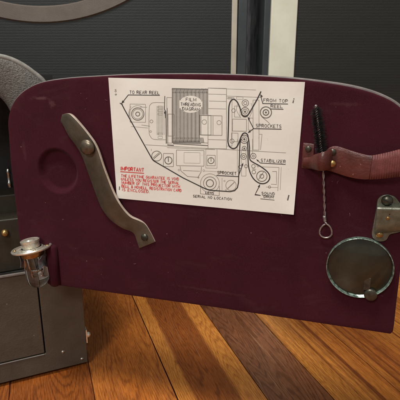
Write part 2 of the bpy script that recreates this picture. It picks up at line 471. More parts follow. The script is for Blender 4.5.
# taupe ring on the left grille
k = YB/cdir(45, 15).y/440
rc = Vector((bgx(44, YB, 20), YB, H + YB*cdir(45, 24).z/cdir(45, 24).y + 190.5*k))
b = bmesh.new(); lathe(b, [(174*k, .0065), (175.5*k, .0105), (189*k, .0105), (190.5*k, .0065), (174*k, .0065)], facing(Vector((rc.x-lc, 0, rc.z))), n=160)
ro = obj('woofer_ring', b, M['ring'], lt, smooth=True)
for p in ro.data.polygons: p.use_smooth = False
cabinet('tall speaker cabinet with wide cream side trim and black ribbed front, on the right', bgx(263, YB), bgx(263, YB)+1.0,
        [(bgx(269.3, YB), bgx(295, YB), 'trim', .012)], 'grille_r', bgx(295, YB)+.0005, bgx(263, YB)+.97, 'side')

# ------------------------------------------------------------------ projector case
ct = empty('projector_case', (CASE.o.x, CASE.o.y, 0), CASE.a, 'brown projector case with grey arched rim and dark interior behind the maroon door', 'projector')
XC = -.190
def mirror(pts): return pts + [(2*XC-x, z) for x, z in reversed(pts)]
out_r = [(.003, .006), (.004, .30), (.001, .335), (-.007, .365), (-.0215, .3925), (-.0308, .4015), (-.0408, .4095), (-.0527, .4160), (-.0655, .4195), (-.085, .4215), (-.12, .4225)]
def sm(pts, a, n=4):
    q = catmull([Vector((*p, 0)) for p in pts[a:]], n); return pts[:a]+[(p.x, p.y) for p in q]
outer = mirror(sm(out_r, 1))
inr = [(-.052, .157), (-.052, .315), (-.0545, .338), (-.0612, .3605), (-.0655, .3695), (-.072, .377), (-.084, .383), (-.11, .386)]
inner = mirror(sm(inr, 1))
panel_hole = [(-.0512, .0340), (-.0512, .1565), (2*XC+.0512, .1565), (2*XC+.0512, .0340)]
# lower front, with the recess of the access panel
lowouter = [(.003, .006), (.0035, .200), (-.052, .200), (-.052, .1575), (-.0512, .1565), (-.0512, .0345), (2*XC+.0512, .0345), (2*XC+.0512, .1565), (2*XC+.052, .1575), (2*XC+.052, .200), (2*XC-.0035, .200), (2*XC-.003, .006)]
obj('lower_front', slab(lowouter, [], 0, .010), M['brown'], ct, bevel=.0012)
pan = [(-.0526, .0358), (-.0526, .1560), (2*XC+.0526, .1560), (2*XC+.0526, .0358)]
ap = obj('access_panel', slab(pan, [], .0006, .010), M['brown'], ct, bevel=.0012)
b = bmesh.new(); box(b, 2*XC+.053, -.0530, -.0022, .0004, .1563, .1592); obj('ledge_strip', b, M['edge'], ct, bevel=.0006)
b = bmesh.new(); box(b, 2*XC+.053, -.0530, -.0009, .0004, .0338, .0350); obj('sill_highlight', b, M['edge'], ct, bevel=.0004)  # pale strip added to stand for the lit lower edge
# shell behind
b = bmesh.new()
N = len(outer); ins = inset(outer, .004)
for lo in (outer,):
    F = [b.verts.new((x, .010, z)) for x, z in lo]; K = [b.verts.new((x, .205, z)) for x, z in lo]
    I = [b.verts.new((p.x, .010, p.y)) for p in ins]; J = [b.verts.new((p.x, .200, p.y)) for p in ins]
    for i in range(N):
        j = (i+1) % N
        b.faces.new([F[i], F[j], K[j], K[i]]); b.faces.new([I[j], I[i], J[i], J[j]]); b.faces.new([F[j], F[i], I[i], I[j]])
    b.faces.new(K); b.faces.new(J)
obj('case_shell', b, M['brown'], ct)
# padded grey rim: rounded band round the arch
rim_o = [p for p in outer if p[1] > .201]; rim_o = [(.0035, .201)] + rim_o + [(2*XC-.0035, .201)]
rim_i = [p for p in inner if p[1] > .201]; rim_i = [(-.052, .201)] + rim_i + [(2*XC+.052, .201)]
def resample(pts, n):
    P = [Vector(p) for p in pts]; d = [0]
    for a, c in zip(P, P[1:]): d.append(d[-1]+(c-a).length)
    out = []
    for k in range(n+1):
        s = d[-1]*k/n; i = 0
        while i < len(d)-2 and d[i+1] < s: i += 1
        out.append(P[i].lerp(P[i+1], (s-d[i])/(d[i+1]-d[i])))
    return out
# pair points by the same half-way stations
ro_, ri_ = resample(rim_o, 120), resample(rim_i, 120)
prof = [(0, .012), (0, .0), (.03, -.0035), (.10, -.0055), (.25, -.006), (.6, -.004), (.85, -.001), (.96, .0015), (1, .006), (1, .012)]
b = bmesh.new(); R = []
for p, q in zip(ro_, ri_): R.append([b.verts.new((p.lerp(q, t).x, y, p.lerp(q, t).y)) for t, y in prof])
for i in range(len(R)-1):
    for k in range(len(prof)-1): b.faces.new([R[i][k], R[i][k+1], R[i+1][k+1], R[i+1][k]])
obj('padded_rim', b, M['leather'], ct, smooth=True)
# piping on the rim's outer edge, its pale colour painting in the highlight
b = bmesh.new(); tube(b, [(p.x, -.0015, p.y) for p in resample(rim_o, 120)], .0030, 10); obj('edge_piping', b, M['piping'], ct, smooth=True)
# interior
b = bmesh.new(); box(b, 2*XC-.0, 0, .110, .116, .012, .40); obj('interior_wall', b, M['interior'], ct)
b = bmesh.new(); box(b, 2*XC+.03, -.030, .012, .100, .150, .1555); obj('interior_floor', b, M['interior'], ct)
b = bmesh.new(); box(b, 2*XC+.06, -.0535, .016, .046, .1556, .226); box(b, 2*XC+.06, -.0535, .046, .080, .1556, .250)
obj('gate_housing', b, M['olive'], ct, bevel=.002)
p = CASE.at(5, 233, -.0155); b = bmesh.new()
lathe(b, [(0, .0052), (.0018, .005), (.0036, .0040), (.0046, .0018), (.0048, 0)], facing(Vector((p.x, .0158, p.z))), n=24)
so = obj('screw', b, M['brass'], ct, smooth=True)
b = bmesh.new(); p2 = CASE.at(9, 178, -.03)
lathe(b, [(0, .012), (.0025, .0118), (.0028, .006), (.0022, .005), (.0022, -.004), (.003, -.005), (.003, -.012), (0, -.0125)], Matrix.Translation((p2.x, p2.y, p2.z)), n=20)
tube(b, [(p2.x, p2.y, p2.z), (p2.x, .10, p2.z)], .0018, 8)
obj('guide_roller', b, M['steel'], ct, smooth=True)
# latch on the right edge, corner rivets, feet
p = CASE.at(87, 337, 0)
b = bmesh.new(); lathe(b, [(0, .0060), (.0022, .0056), (.0040, .0036), (.0046, 0)], Matrix.Translation((.0045, .006, p.z)) @ Matrix.Rotation(pi/2, 4, 'Y'), n=20)
box(b, .0035, .0052, .001, .012, p.z-.010, p.z+.010); obj('catch_stud', b, M['brightsteel'], ct, smooth=False)
for px, py in ((82, 359), (63, 352)):
    p = CASE.at(px, py, 0); b = bmesh.new()
    lathe(b, [(0, .0014), (.0016, .0011), (.0023, 0)], facing(Vector((p.x, .0002, p.z))), n=18); obj('rivet', b, M['steel'], ct, smooth=True)
for sx in (-.02, 2*XC+.02):
    for sy in (.03, .18):
        b = bmesh.new(); lathe(b, [(0, 0), (.008, 0), (.009, .0015), (.009, .008), (0, .008)], Matrix.Translation((sx, sy, 0)), n=24); obj('rubber_foot', b, M['interior'], ct)

# ------------------------------------------------------------------ the door
dt = empty('projector_door', (DOOR.o.x, DOOR.o.y, .15), DOOR.a, 'maroon felt lined projector door with a film threading diagram stuck on it', 'door')
class Shift:  # door children live relative to the empty at z=.15
    pass
DZ = .15
_at = DOOR.at
def dat(px, py, off=0.0):
    p = _at(px, py, off); return Vector((p.x, p.y, p.z-DZ))
DOOR.at = dat
left_top = [(9, 135), (8.2, 122), (10.5, 109), (16, 98), (26, 89), (41, 82), (64, 78), (96, 75.6), (140, 73.6), (200, 73.2), (250, 74.6), (292, 77.2), (325, 80.8), (352, 85), (373, 90.5), (390, 97.5), (401, 105), (409.5, 115), (414, 128), (414.5, 142)]
curve = [(p.x, p.y) for p in catmull([Vector((*p, 0)) for p in left_top], 7)]
loop_px = [(396.2, 306), (394.2, 325), (393.1, 331.5), (390.5, 334)] + [(220, 308.0), (62, 285.8), (47.8, 284), (46.5, 262), (45.5, 250), (38, 247.5), (21, 246.5), (18.6, 232)] + [(17.7, 220), (13.5, 185), (10.6, 160)] + curve + [(411, 175), (405, 230), (399, 283)]
outl = [(lambda q: (q.x, q.z))(dat(*p)) for p in loop_px]
TB = .0135   # door thickness
shell = slab(outl, [], 0, TB)
obj('door_shell', shell, M['edge'], dt, bevel=.0010, segs=3, angle=50)
# felt lining: a height field with a moulded round dimple
def rimw(p):
    a = max(0, min(1, (p[1]-(.355-DZ))/.02)); c = max(0, min(1, (p[0]-.05)/.09)); return a*(.35+.65*c)
fo = [tuple(a.lerp(c, rimw(o_))) for o_, a, c in zip(outl, inset(outl, .00035), inset(outl, .0019))]
rings = [fo, [tuple(p) for p in inset(fo, .0006)], [tuple(p) for p in inset(fo, .0015)]]
dc = dat(58, 171); dcx, dcz, dr = dc.x, dc.z, .0245
pts = []; edges = []
def dens(lp, step=.003):
    o = []
    for i in range(len(lp)):
        a, c = Vector(lp[i]), Vector(lp[(i+1) % len(lp)]); n = max(1, int((c-a).length/step))
        for k in range(n): o.append(tuple(a.lerp(c, k/n)))
    return o
fo_d = dens(fo)
for k, r in enumerate([fo_d, dens(rings[1]), dens(rings[2])]):
    bs = len(pts); pts += [Vector(p) for p in r]
    if k == 0: edges += [(bs+i, bs+(i+1) % len(r)) for i in range(len(r))]
inner3 = [tuple(p) for p in inset(fo, .0030)]
xs = [p[0] for p in fo]; zs = [p[1] for p in fo]
gx = min(xs)
while gx < max(xs):
    gz = min(zs)
    while gz < max(zs):
        if (gx-dcx)**2+(gz-dcz)**2 > (dr+.004)**2 and inside(inner3, gx, gz): pts.append(Vector((gx, gz)))
        gz += .0035
    gx += .0035
for r in [0, .004, .008, .012, .015, .0175, .0195, .021, .0222, .0232, .0241, .025, .026, .0272]:
    n = max(1, int(2*pi*r/.0018)) if r else 1
    for k in range(n): pts.append(Vector((dcx+r*cos(2*pi*k/n), dcz+r*sin(2*pi*k/n))))
v, e, f, *_ = delaunay_2d_cdt(pts, edges, [], 1, 1e-7)
V_ = np.array([(p.x, p.y) for p in v]); A_ = np.array(fo); Bp = np.roll(A_, -1, 0)
dist = np.full(len(V_), 9.)
for a, c in zip(A_, Bp):
    d_ = c-a; L2 = (d_**2).sum()
    if L2 < 1e-14: continue
    t_ = np.clip(((V_-a)@d_)/L2, 0, 1); dist = np.minimum(dist, np.hypot(*(V_-(a+t_[:, None]*d_)).T))
rr = np.hypot(V_[:, 0]-dcx, V_[:, 1]-dcz)
hgt = -.0002 - .0010*np.sqrt(np.clip(1-(1-np.clip(dist/.0018, 0, 1))**2, 0, 1))
s_ = np.clip((.0262-rr)/.0060, 0, 1); s_ = s_*s_*(3-2*s_)
hgt += s_*.0062
hgt += .00025*np.sin(V_[:, 0]*47+2)*np.sin(V_[:, 1]*61) * np.clip(dist/.01, 0, 1)
b = bmesh.new(); VV = [b.verts.new((float(p[0]), float(h), float(p[1]))) for p, h in zip(V_, hgt)]
for t in f: b.faces.new([VV[i] for i in t])
bmesh.ops.recalc_face_normals(b, faces=b.faces[:])
b.faces.ensure_lookup_table()
if sum(q.normal.y for q in b.faces) > 0: bmesh.ops.reverse_faces(b, faces=b.faces[:])
for vv in [q for q in b.verts if not q.link_faces]: b.verts.remove(vv)
fel = bpy.data.meshes.new('felt_lining'); b.to_mesh(fel); b.free()
obj('felt_lining', fel, M['felt'], dt, smooth=True)

# the dimple sits in the shell, so the shell is hollowed there by a matching bore
bore = [(dcx+.0268*cos(2*pi*k/40), dcz+.0268*sin(2*pi*k/40)) for k in range(40)]
sh = [o for o in dt.children if o.name.startswith('door_shell')][0]
nb = slab(outl, [bore], 0, TB); nb.to_mesh(sh.data); nb.free()
for p in sh.data.polygons: p.use_smooth = True
b = bmesh.new(); lathe(b, [(0, TB-.0005), (.0275, TB-.0005), (.0275, TB-.002), (0, TB-.002)], Matrix.Translation((dcx, 0, dcz)) @ Matrix.Rotation(-pi/2, 4, 'X'), n=40)
obj('back_plug', b, M['edge'], dt)

# padded hinge post beside the lamp
FE = .0012
p0, p1 = dat(53.5, 246, .006), dat(54.0, 286.5, .006)
b = bmesh.new()
r = .0062
prf = [(0, 0), (r*.7, .0005), (r, .0025), (r, .9), (r*.7, .0), (0, 0)]
L = p0.z-p1.z
prf = [(0, 0), (r*.72, .0006), (r, .0030), (r, L-.003), (r*.72, L-.0006), (0, L)]
lathe(b, prf, Matrix.Translation((p1.x, -.0035, p1.z)), n=32, sx=1.1)
obj('felt_post', b, M['felt'], dt, smooth=True)

# loose fibres and lint caught on the felt
rl = random.Random(21); b = bmesh.new()
for i in range(34):
    x_, z_ = rl.uniform(-.215, .185), rl.uniform(.012, .235)
    if not inside(inner3, x_, z_) or (x_-dcx)**2+(z_-dcz)**2 < .03**2: continue
    a_ = rl.uniform(0, 6.28); cv_ = rl.uniform(-1.2, 1.2); L_ = rl.choice((.0008, .0012, .002, .003)); p_ = Vector((x_, -.0016, z_)); path = [p_.copy()]
    for q_ in range(6): a_ += cv_/6; p_ += Vector((cos(a_), rl.uniform(-.15, .1), sin(a_)))*L_/6; path.append(p_.copy())
    tube(b, path, rl.choice((.00006, .00009, .00013)), 4)
lo_ = obj('lint', b, M['lint'], dt); lo_['kind'] = 'stuff'

# ------------------------------------------------------------------ printed diagram sheet
def warp(x, y):
    def lift(cx, cy, rad, a):
        d = sqrt((x-cx)**2+(y-cy)**2)/rad
        return a*max(0, 1-d)**2
    return (lift(293.7, 214.6, 42, .0030) + lift(116.9, 198.2, 26, .0016) + lift(305, 82, 22, .0010) + lift(108.3, 77.7, 24, .0011)
            + .00022*(1+sin(x*.075+y*.03)) + .00012*(1+sin(y*.11-x*.02)))
SO = .0016  # sheet front above the shell plane
S_px = [(108.3, 77.7), (305.0, 82), (293.7, 214.8), (116.9, 198.2)]
b = bmesh.new(); g = []; Sv = [Vector(p) for p in S_px]
for j in range(49):
    row = []
    for i in range(71):
        p = Sv[0].lerp(Sv[1], i/70).lerp(Sv[3].lerp(Sv[2], i/70), j/48); row.append(b.verts.new(dat(p.x, p.y, SO+warp(p.x, p.y))))
    g.append(row)
for j in range(48):
    for i in range(70): b.faces.new([g[j][i], g[j+1][i], g[j+1][i+1], g[j][i+1]])
sh_o = obj('diagram_sheet', b, M['paper'], dt, smooth=True)
if sh_o.data.polygons[0].normal.y > 0: sh_o.data.flip_normals()
m = sh_o.modifiers.new('solid', 'SOLIDIFY'); m.thickness = .00012; m.offset = -1; sh_o.modifiers.new('split', 'EDGE_SPLIT').split_angle = radians(40)
IO = SO+.00012
def arc(cx, cy, rx, ry, a0, a1, n=8): return [(cx+rx*cos(radians(a0+(a1-a0)*i/n)), cy+ry*sin(radians(a0+(a1-a0)*i/n))) for i in range(n+1)]
WIDTH = {'I': .16, 'i': .16, 'M': .78, 'W': .86, '.': .06, ' ': .30, '-': .4, '1': .2, '&': .68}
_O = arc(.5, .5, .5, .5, 90, 450, 18)
GLYPH = {
 'A': [[(0, 0), (.5, 1), (1, 0)], [(.2, .36), (.8, .36)]], 'B': [[(0, 0), (0, 1), (.6, 1)]+arc(.6, .76, .36, .24, 90, -90)+[(0, .52)], [(.6, .52)]+arc(.62, .26, .38, .26, 90, -90)+[(0, 0)]],
 'C': [arc(.52, .5, .52, .5, 45, 315, 14)], 'D': [[(0, 0), (0, 1), (.4, 1)]+arc(.4, .5, .6, .5, 90, -90, 12)+[(0, 0)]],
 'E': [[(1, 1), (0, 1), (0, 0), (1, 0)], [(0, .52), (.8, .52)]], 'F': [[(1, 1), (0, 1), (0, 0)], [(0, .52), (.8, .52)]],
 'G': [arc(.52, .5, .52, .5, 45, 330, 14)+[(1, .45), (.6, .45)]], 'H': [[(0, 0), (0, 1)], [(1, 0), (1, 1)], [(0, .52), (1, .52)]],
 'I': [[(.5, 0), (.5, 1)]], 'i': [[(.5, 0), (.5, .6)], [(.5, .8), (.5, 1)]], 'J': [[(.9, 1), (.9, .3)]+arc(.5, .3, .4, .3, 0, -180)],
 'K': [[(0, 0), (0, 1)], [(1, 1), (0, .4)], [(.35, .6), (1, 0)]], 'L': [[(0, 1), (0, 0), (1, 0)]], 'M': [[(0, 0), (0, 1), (.5, .25), (1, 1), (1, 0)]],
 'N': [[(0, 0), (0, 1), (1, 0), (1, 1)]], 'O': [_O], 'P': [[(0, 0), (0, 1), (.6, 1)]+arc(.6, .74, .4, .26, 90, -90)+[(0, .48)]],
 'Q': [_O, [(.6, .3), (1, 0)]], 'R': [[(0, 0), (0, 1), (.6, 1)]+arc(.6, .74, .4, .26, 90, -90)+[(0, .48)], [(.5, .48), (1, 0)]],
 'S': [arc(.5, .75, .44, .25, 30, 270, 10)+arc(.5, .25, .48, .25, 90, -150, 10)], 'T': [[(0, 1), (1, 1)], [(.5, 1), (.5, 0)]],
 'U': [[(0, 1), (0, .35)]+arc(.5, .35, .5, .35, 180, 360)+[(1, 1)]], 'V': [[(0, 1), (.5, 0), (1, 1)]], 'W': [[(0, 1), (.25, 0), (.5, .8), (.75, 0), (1, 1)]],
 'X': [[(0, 0), (1, 1)], [(0, 1), (1, 0)]], 'Y': [[(0, 1), (.5, .5), (1, 1)], [(.5, .5), (.5, 0)]], 'Z': [[(0, 1), (1, 1), (0, 0), (1, 0)]],
 '&': [[(1, 0), (.2, .75)]+arc(.45, .8, .25, .2, 190, 0, 8)+[(.1, .35)]+arc(.42, .25, .38, .25, 170, 340, 8)+[(1, .45)]],
 '.': [[(.5, 0), (.5, .14)]], '-': [[(0, .5), (1, .5)]], '3': [arc(.45, .75, .45, .25, 150, -90, 8)+arc(.45, .25, .5, .25, 90, -150, 8)], '1': [[(0, .8), (.9, 1), (.9, 0)]]}
class Ink:
    def __init__(s): s.bm = bmesh.new()
    def quad(s, pts):
        vs = [s.bm.verts.new(dat(x, y, s.off+warp(x, y))) for x, y in pts]
        try: s.bm.faces.new(vs)
        except ValueError: pass
    off = IO
    def line(s, pts, w, closed=False, smooth=0):
        P = [Vector((*p, 0)) for p in pts]
        if smooth: P = catmull(P, smooth, closed)
        P = [Vector((p.x, p.y)) for p in P]
        if closed is False:
            Q = [P[0]]
            for a_, b_ in zip(P, P[1:]):
                m_ = max(1, int((b_-a_).length/3)); Q += [a_.lerp(b_, i_/m_) for i_ in range(1, m_+1)]
            P = Q
        if closed: P.append(P[0])
        n = len(P); nn = []
        for i in range(n):
            if closed: t = (P[(i+1) % (n-1)]-P[(i-1) % (n-1)])
            else: t = P[min(i+1, n-1)]-P[max(i-1, 0)]
            if t.length < 1e-9: t = Vector((1, 0))
            t.normalize(); q = Vector((-t.y, t.x))
            if not closed and 0 < i < n-1:
                e = (P[i+1]-P[i]).normalized(); c = abs(Vector((-e.y, e.x)).dot(q)); q = q/max(c, .5)
            nn.append(q)
        A = [s.bm.verts.new(dat(*(P[i]+nn[i]*w/2), s.off+warp(*P[i]))) for i in range(n)]
        C = [s.bm.verts.new(dat(*(P[i]-nn[i]*w/2), s.off+warp(*P[i]))) for i in range(n)]
        for i in range(n-1): s.bm.faces.new([A[i], A[i+1], C[i+1], C[i]])
    def circ(s, x, y, r, w, ry=None, a0=0, a1=360, n=32):
        ry = ry or r
        pts = [(x+r*cos(radians(a0+(a1-a0)*k/n)), y+ry*sin(radians(a0+(a1-a0)*k/n))) for k in range(n+1)]
        if a1-a0 >= 360: s.line(pts[:-1], w, True)
        else: s.line(pts, w)
    def rect(s, x0, y0, x1, y1, w, sk=.02):
        k = (x1-x0)*sk
        for a, c in (((x0, y0), (x1, y0+k)), ((x1, y0+k), (x1, y1+k)), ((x1, y1+k), (x0, y1)), ((x0, y1), (x0, y0))): s.line([a, c], w)
    def disc(s, x, y, r, ry=None, n=32):
        ry = ry or r
        s.quad([(x+r*cos(2*pi*k/n), y+ry*sin(2*pi*k/n)) for k in range(n)])
    def tri(s, tip, frm, l=3., w=2.):
        t = (Vector(frm)-Vector(tip)).normalized(); q = Vector((-t.y, t.x)); c = Vector(tip)+t*l
        s.quad([tip, tuple(c+q*w/2), tuple(c-q*w/2)])
    def text(s, st, L, R, h, w=.42):
        """single-stroke drafting letters from baseline point L to R, cap height h (all on the sheet)"""
        adv = []; x = 0
        for ch in st:
            wd = WIDTH.get(ch, .62); adv.append(x); x += wd + .30
        tot = x - .30; L, R = Vector(L), Vector(R); d = (R-L)/tot; up = Vector((d.y, -d.x)).normalized()*h
        for ch, a in zip(st, adv):
            wd = WIDTH.get(ch, .62)
            for stroke in GLYPH.get(ch, []):
                s.line([tuple(L + d*(a+px*wd) + up*py) for px, py in stroke], w)
    def done(s, name, mat):
        me = bpy.data.meshes.new(name); 
        for f in s.bm.faces: f.normal_update()
        bad = [f for f in s.bm.faces if f.normal.y > 0]; bmesh.ops.reverse_faces(s.bm, faces=bad)
        s.bm.to_mesh(me); s.bm.free(); return obj(name, me, mat, sh_o)

# pale machine outline (under the rest)
k = Ink(); k.off = SO+.00005; T = .5
k.rect(130, 104, 145.5, 122, .45); k.line([(131, 106), (128.5, 114), (131, 123)], .4, smooth=4)
k.circ(137.7, 114, 8.4, .4, a0=140, a1=300)
k.line([(140, 107), (147, 107.3)], T); k.line([(141.5, 125), (150, 126.2)], T); k.line([(131, 126.5), (148, 128)], .4)
k.circ(151.4, 121.4, 1.5, T); k.circ(150.6, 131.5, .9, .4)
k.line([(165, 102.7), (154, 102.6), (150.5, 104.5), (149.2, 109), (149, 131), (150.5, 136.5), (154, 139.3), (166, 139.8)], T, smooth=4)
for x in (157, 158.4, 159.8, 161.2, 162.6, 164): k.line([(x, 106), (x+.1, 135)], .45)
for y in (106, 109.5, 113, 133, 136.4): k.rect(158, y, 162.5, y+2, .35)
k.rect(166.8, 97.5, 172, 143, T); k.rect(168.0, 114, 174, 136, .6)
k.line([(145.2, 144.8), (300-14, 152.9)], T); k.line([(167, 147.6), (215, 149.6)], T)
k.rect(208, 88, 226.5, 148.5, .55); k.line([(208, 94), (226.5, 94.5)], .45); k.line([(209, 101), (226.5, 101.5)], .45)
k.line([(208, 108.5), (226, 109)], .45); k.rect(201, 115.4, 222, 135, .6); k.line([(213, 115.6), (213, 135)], .5)
k.circ(204.3, 122, 2.3, .5); k.circ(219, 122.6, 2.1, .5); k.line([(208, 139.5), (226, 140)], .5)
k.rect(226.5, 98, 232, 146, .5); k.rect(232.5, 119, 246.5, 131, .55)
k.rect(253, 100, 259, 150, .5); k.rect(228, 97.4, 234, 99, .4); k.rect(236.5, 96.8, 243, 99.2, .4)
k.line([(226, 96), (262, 97.5)], .45); k.line([(210, 88.2), (256, 90)], .4); k.line([(259, 134.2), (262, 134.3), (260.5, 150)], .5)
k.rect(234.5, 106, 240, 117, .45); k.rect(248.5, 118, 253, 130, .45); k.rect(231.5, 133, 238, 141.5, .45)
k.line([(238, 103), (236.5, 110), (241, 118)], .45, smooth=4); k.line([(251, 103), (252.5, 110), (249, 118)], .45, smooth=4)
k.line([(237.3, 139), (237.3, 172)], .4); k.line([(252.5, 139), (252.5, 154)], .4); k.rect(241.5, 149.6, 246, 176, .4)
k.line([(272.2, 171.5), (276.5, 171.5), (276.5, 184.5), (271, 184.2)], .5); k.line([(281.2, 167), (280.2, 190)], .4); k.line([(260.5, 166.8), (279, 167.4), (277.8, 191)], .5)
k.line([(266, 187), (277.8, 187.6)], .4); k.rect(184, 152.4, 200, 163, .3)
k.rect(176.4, 150, 204, 165.6, .6); k.rect(205.8, 148.7, 217, 168, .4); k.line([(180, 166.2), (181, 171), (187.5, 176.5), (198, 177.3), (201, 172), (201.5, 167)], .6)
k.line([(183, 170.5), (200, 171.2)], .5); k.rect(163.4, 153.4, 173.4, 166.4, .6); k.rect(206.9, 155.2, 215.2, 165.6, .55)
k.line([(151.3, 149), (151.3, 151)], .4); k.circ(179, 170, .9, .4); k.circ(203.7, 170.6, .9, .4)
k.line([(200.6, 186), (200.4, 193.8), (219.2, 195.6), (219.5, 186)], .55); k.circ(209.9, 183.2, 9.4, .5)
k.circ(231, 185.4, 5.2, .55); k.line([(227.6, 188.6), (234.4, 182.2)], .9); k.line([(222, 178), (222, 190)], .35)
k.circ(224.5, 181, .7, .35); k.circ(226, 190, .7, .35); k.line([(205, 171), (236, 172.8)], .3)
k.done('pale_line_art', M['paleink'])

# mid grey lines
k = Ink(); k.off = SO+.00009
k.circ(137.7, 114, 6.2, .7); k.circ(137.7, 114, 4.9, .35); k.circ(137.7, 114, 2.0, .7)
k.circ(156.7, 156, 5.0, .6); k.line([(153.6, 158.8), (160, 153.4)], .6); k.line([(152.9, 157.8), (159.2, 152.5)], .4)
k.circ(168.4, 160.4, 3.6, .8); k.line([(168.2, 157), (168.4, 161.8)], .8); k.circ(211, 160.6, 3.0, .7); k.line([(211, 158), (211, 161.5)], .6)
k.circ(209.9, 183.2, 6.4, .5); k.circ(209.9, 183.2, 3.6, .8)
k.line([(164.8, 96), (164.4, 109), (165.8, 111.5), (166.2, 143.6)], .8); k.line([(167.3, 108), (167.8, 144)], .45)
k.line([(167.3, 144.9), (173.8, 145.4)], 1.0); k.line([(173, 143.6), (208, 145.6)], .8); k.line([(180, 141.8), (208, 143)], .4)
for x, y in ((245, 111.6), (244.3, 139.2)): k.circ(x, y, 4.1, .7); k.circ(x, y, 2.4, .5); k.disc(x, y, 1.1)
k.circ(245.3, 103, 3.3, .55); k.circ(245.3, 103, 1.6, .5); k.circ(244.3, 148.4, 2.2, .55); k.disc(244.3, 148.4, .9); k.circ(243.6, 156.4, 2.9, .55); k.circ(243.6, 156.4, 1.2, .55)
k.circ(240, 166.8, 1.6, .45); k.circ(246, 166.2, 1.6, .45); k.circ(232, 141, 2.1, .45); k.circ(233.5, 110.5, 1.9, .4)
k.circ(265.9, 112.4, 5.6, .9); k.circ(265.9, 112.4, 2.8, 1.0); k.disc(265.9, 112.4, 1.0); k.line([(262, 117), (268, 122), (270, 124.4)], .4, smooth=4)
k.circ(253.3, 156, 2.7, .6); k.circ(253.3, 156, 1.0, .5); k.circ(261.8, 176.2, 5.2, .7); k.circ(261.8, 176.2, 2.0, .6); k.line([(258.5, 179.5), (263.5, 172)], .5)
k.circ(253.4, 166.2, 1.8, .5); k.circ(253.8, 172, 1.8, .5); k.circ(258, 165.8, 1.0, .4); k.line([(251.8, 169), (256, 169.2)], .4)
k.circ(269.5, 187, 1.2, .4); k.circ(198.4, 177.5, .6, .4)
# lamp house fins
x = 172.4; i = 0
while x < 207.2:
    low = 114.6 if x > 199.5 else 142.2
    t = .62 if i % 3 else .95
    if not (179 < x < 202.3): k.line([(x, 88.8+.3*sin(i*2.1)), (x, low)], t)
    else:
        hh = 8.6*sqrt(max(0, 1-((x-190.6)/11.9)**2))
        k.line([(x, 88.8+.3*sin(i*2.1)), (x, 104.2-hh)], t); k.line([(x, 104.2+hh), (x, low)], t)
    if x < 204: k.line([(x-.35, 137.6), (x+.6, 142.6)], .7)
    k.line([(x-.4, 88.6), (x+.4, 93)], .7)
    x += 1.28; i += 1
k.line([(172, 88.4), (208, 89.4)], .7); k.line([(172, 142.6), (201, 143.6)], .7)
k.rect(200, 115.2, 211, 134.8, .45); k.line([(199.6, 114.8), (199.6, 135)], .8)
k.text('S-31', (116.6, 95.2), (116.3, 89.4), 1.5, .4); k.line([(287.6, 200.4), (288.9, 195.0)], 1.3); k.line([(292.9, 103), (293.6, 100.2)], 1.2); k.line([(293.8, 99.4), (294.0, 98.4)], 1.2)
k.line([(119.3, 190), (119.5, 186.4)], 1.0)
k.done('grey_line_art', M['greyink'])

# film path and captions
k = Ink(); k.off = SO+.00013; W = 1.15
k.line([(121.3, 103.2), (124.5, 109.5), (137, 132), (152.3, 159.3), (154, 161), (183.3, 178), (205, 188.6), (209.5, 190.2), (230, 191.6), (234.6, 190.6), (237.4, 187.6), (238.4, 183), (239.2, 165), (239.6, 150), (240, 143), (241.2, 139)], W*.86)
k.line([(119.8, 103), (122.8, 104.9)], .8); k.tri((121.2, 103.9), (126, 98), 3.6, 2.6); k.line([(122.5, 102.3), (128.3, 94.9), (159.8, 95.3)], .7)
k.line([(241.9, 114.6), (240.6, 109.8), (238.6, 104.6), (236.6, 101.2), (233.6, 99.2), (230.8, 101), (229.2, 105), (228.7, 110), (228.5, 122), (228.1, 136), (228.0, 142), (229.6, 146.6), (233.4, 148.6), (236.8, 146.8), (239.3, 141.5), (241.2, 136.5), (242.8, 133.8)], W*1.05, smooth=4)
k.line([(261, 91.4), (257.3, 99), (249.4, 113), (248.2, 114.4)], W); k.line([(247.6, 134.6), (248.7, 140), (249.5, 148)], W); k.line([(241.3, 114), (243.5, 116.4), (246.5, 116.4), (248.6, 114)], W, smooth=3)
k.line([(242.4, 134), (244.2, 133), (246, 133.2), (247.7, 135)], W, smooth=3)
k.line([(249.5, 148), (249.6, 158), (252, 161.6), (260.5, 166.4), (267.6, 172), (269.8, 177), (268, 181.4), (263.8, 183.6), (258.6, 182.8), (253.4, 178.6), (249.8, 171.6), (248.2, 163), (247.9, 150), (247.2, 141.5)], W*.95, smooth=3)
k.tri((260.3, 94), (263, 99), 3.2, 2.4); k.line([(260.6, 95.6), (262.8, 103.5), (288, 104)], .7)
k.text('FROM TOP', (263.4, 101.6), (287.6, 102.6), 3.0); k.text('REEL', (270.8, 107.5), (282.6, 107.9), 2.8); k.line([(270, 108.9), (283.4, 109.3)], .7)
k.text('TO REAR REEL', (129.6, 93.7), (159.4, 94.2), 3.0)
k.text('SPROCKETS', (255.9, 127.1), (281.2, 127.9), 3.1); k.line([(281.5, 129.2), (253.6, 128.6), (248.3, 118.3)], .75); k.line([(253.6, 128.6), (248.6, 132.3)], .75)
k.tri((247.6, 116.6), (250.6, 122), 3.2, 2.2); k.tri((247.6, 133.1), (252.6, 129.3), 3.2, 2.2)
k.text('STABILIZER', (260.8, 161.8), (285.4, 163.2), 3.0); k.line([(285.6, 164.4), (260.4, 163.0), (257.6, 160.4)], .65); k.tri((256.2, 159.2), (260, 162.6), 2.6, 1.8)
k.text('SPROCKET', (217.4, 174.0), (236.2, 175.0), 2.9); k.line([(216.4, 175.4), (238.2, 176.6), (242.6, 164.8)], .75); k.tri((243.2, 162.6), (241.4, 167.6), 3., 2.)
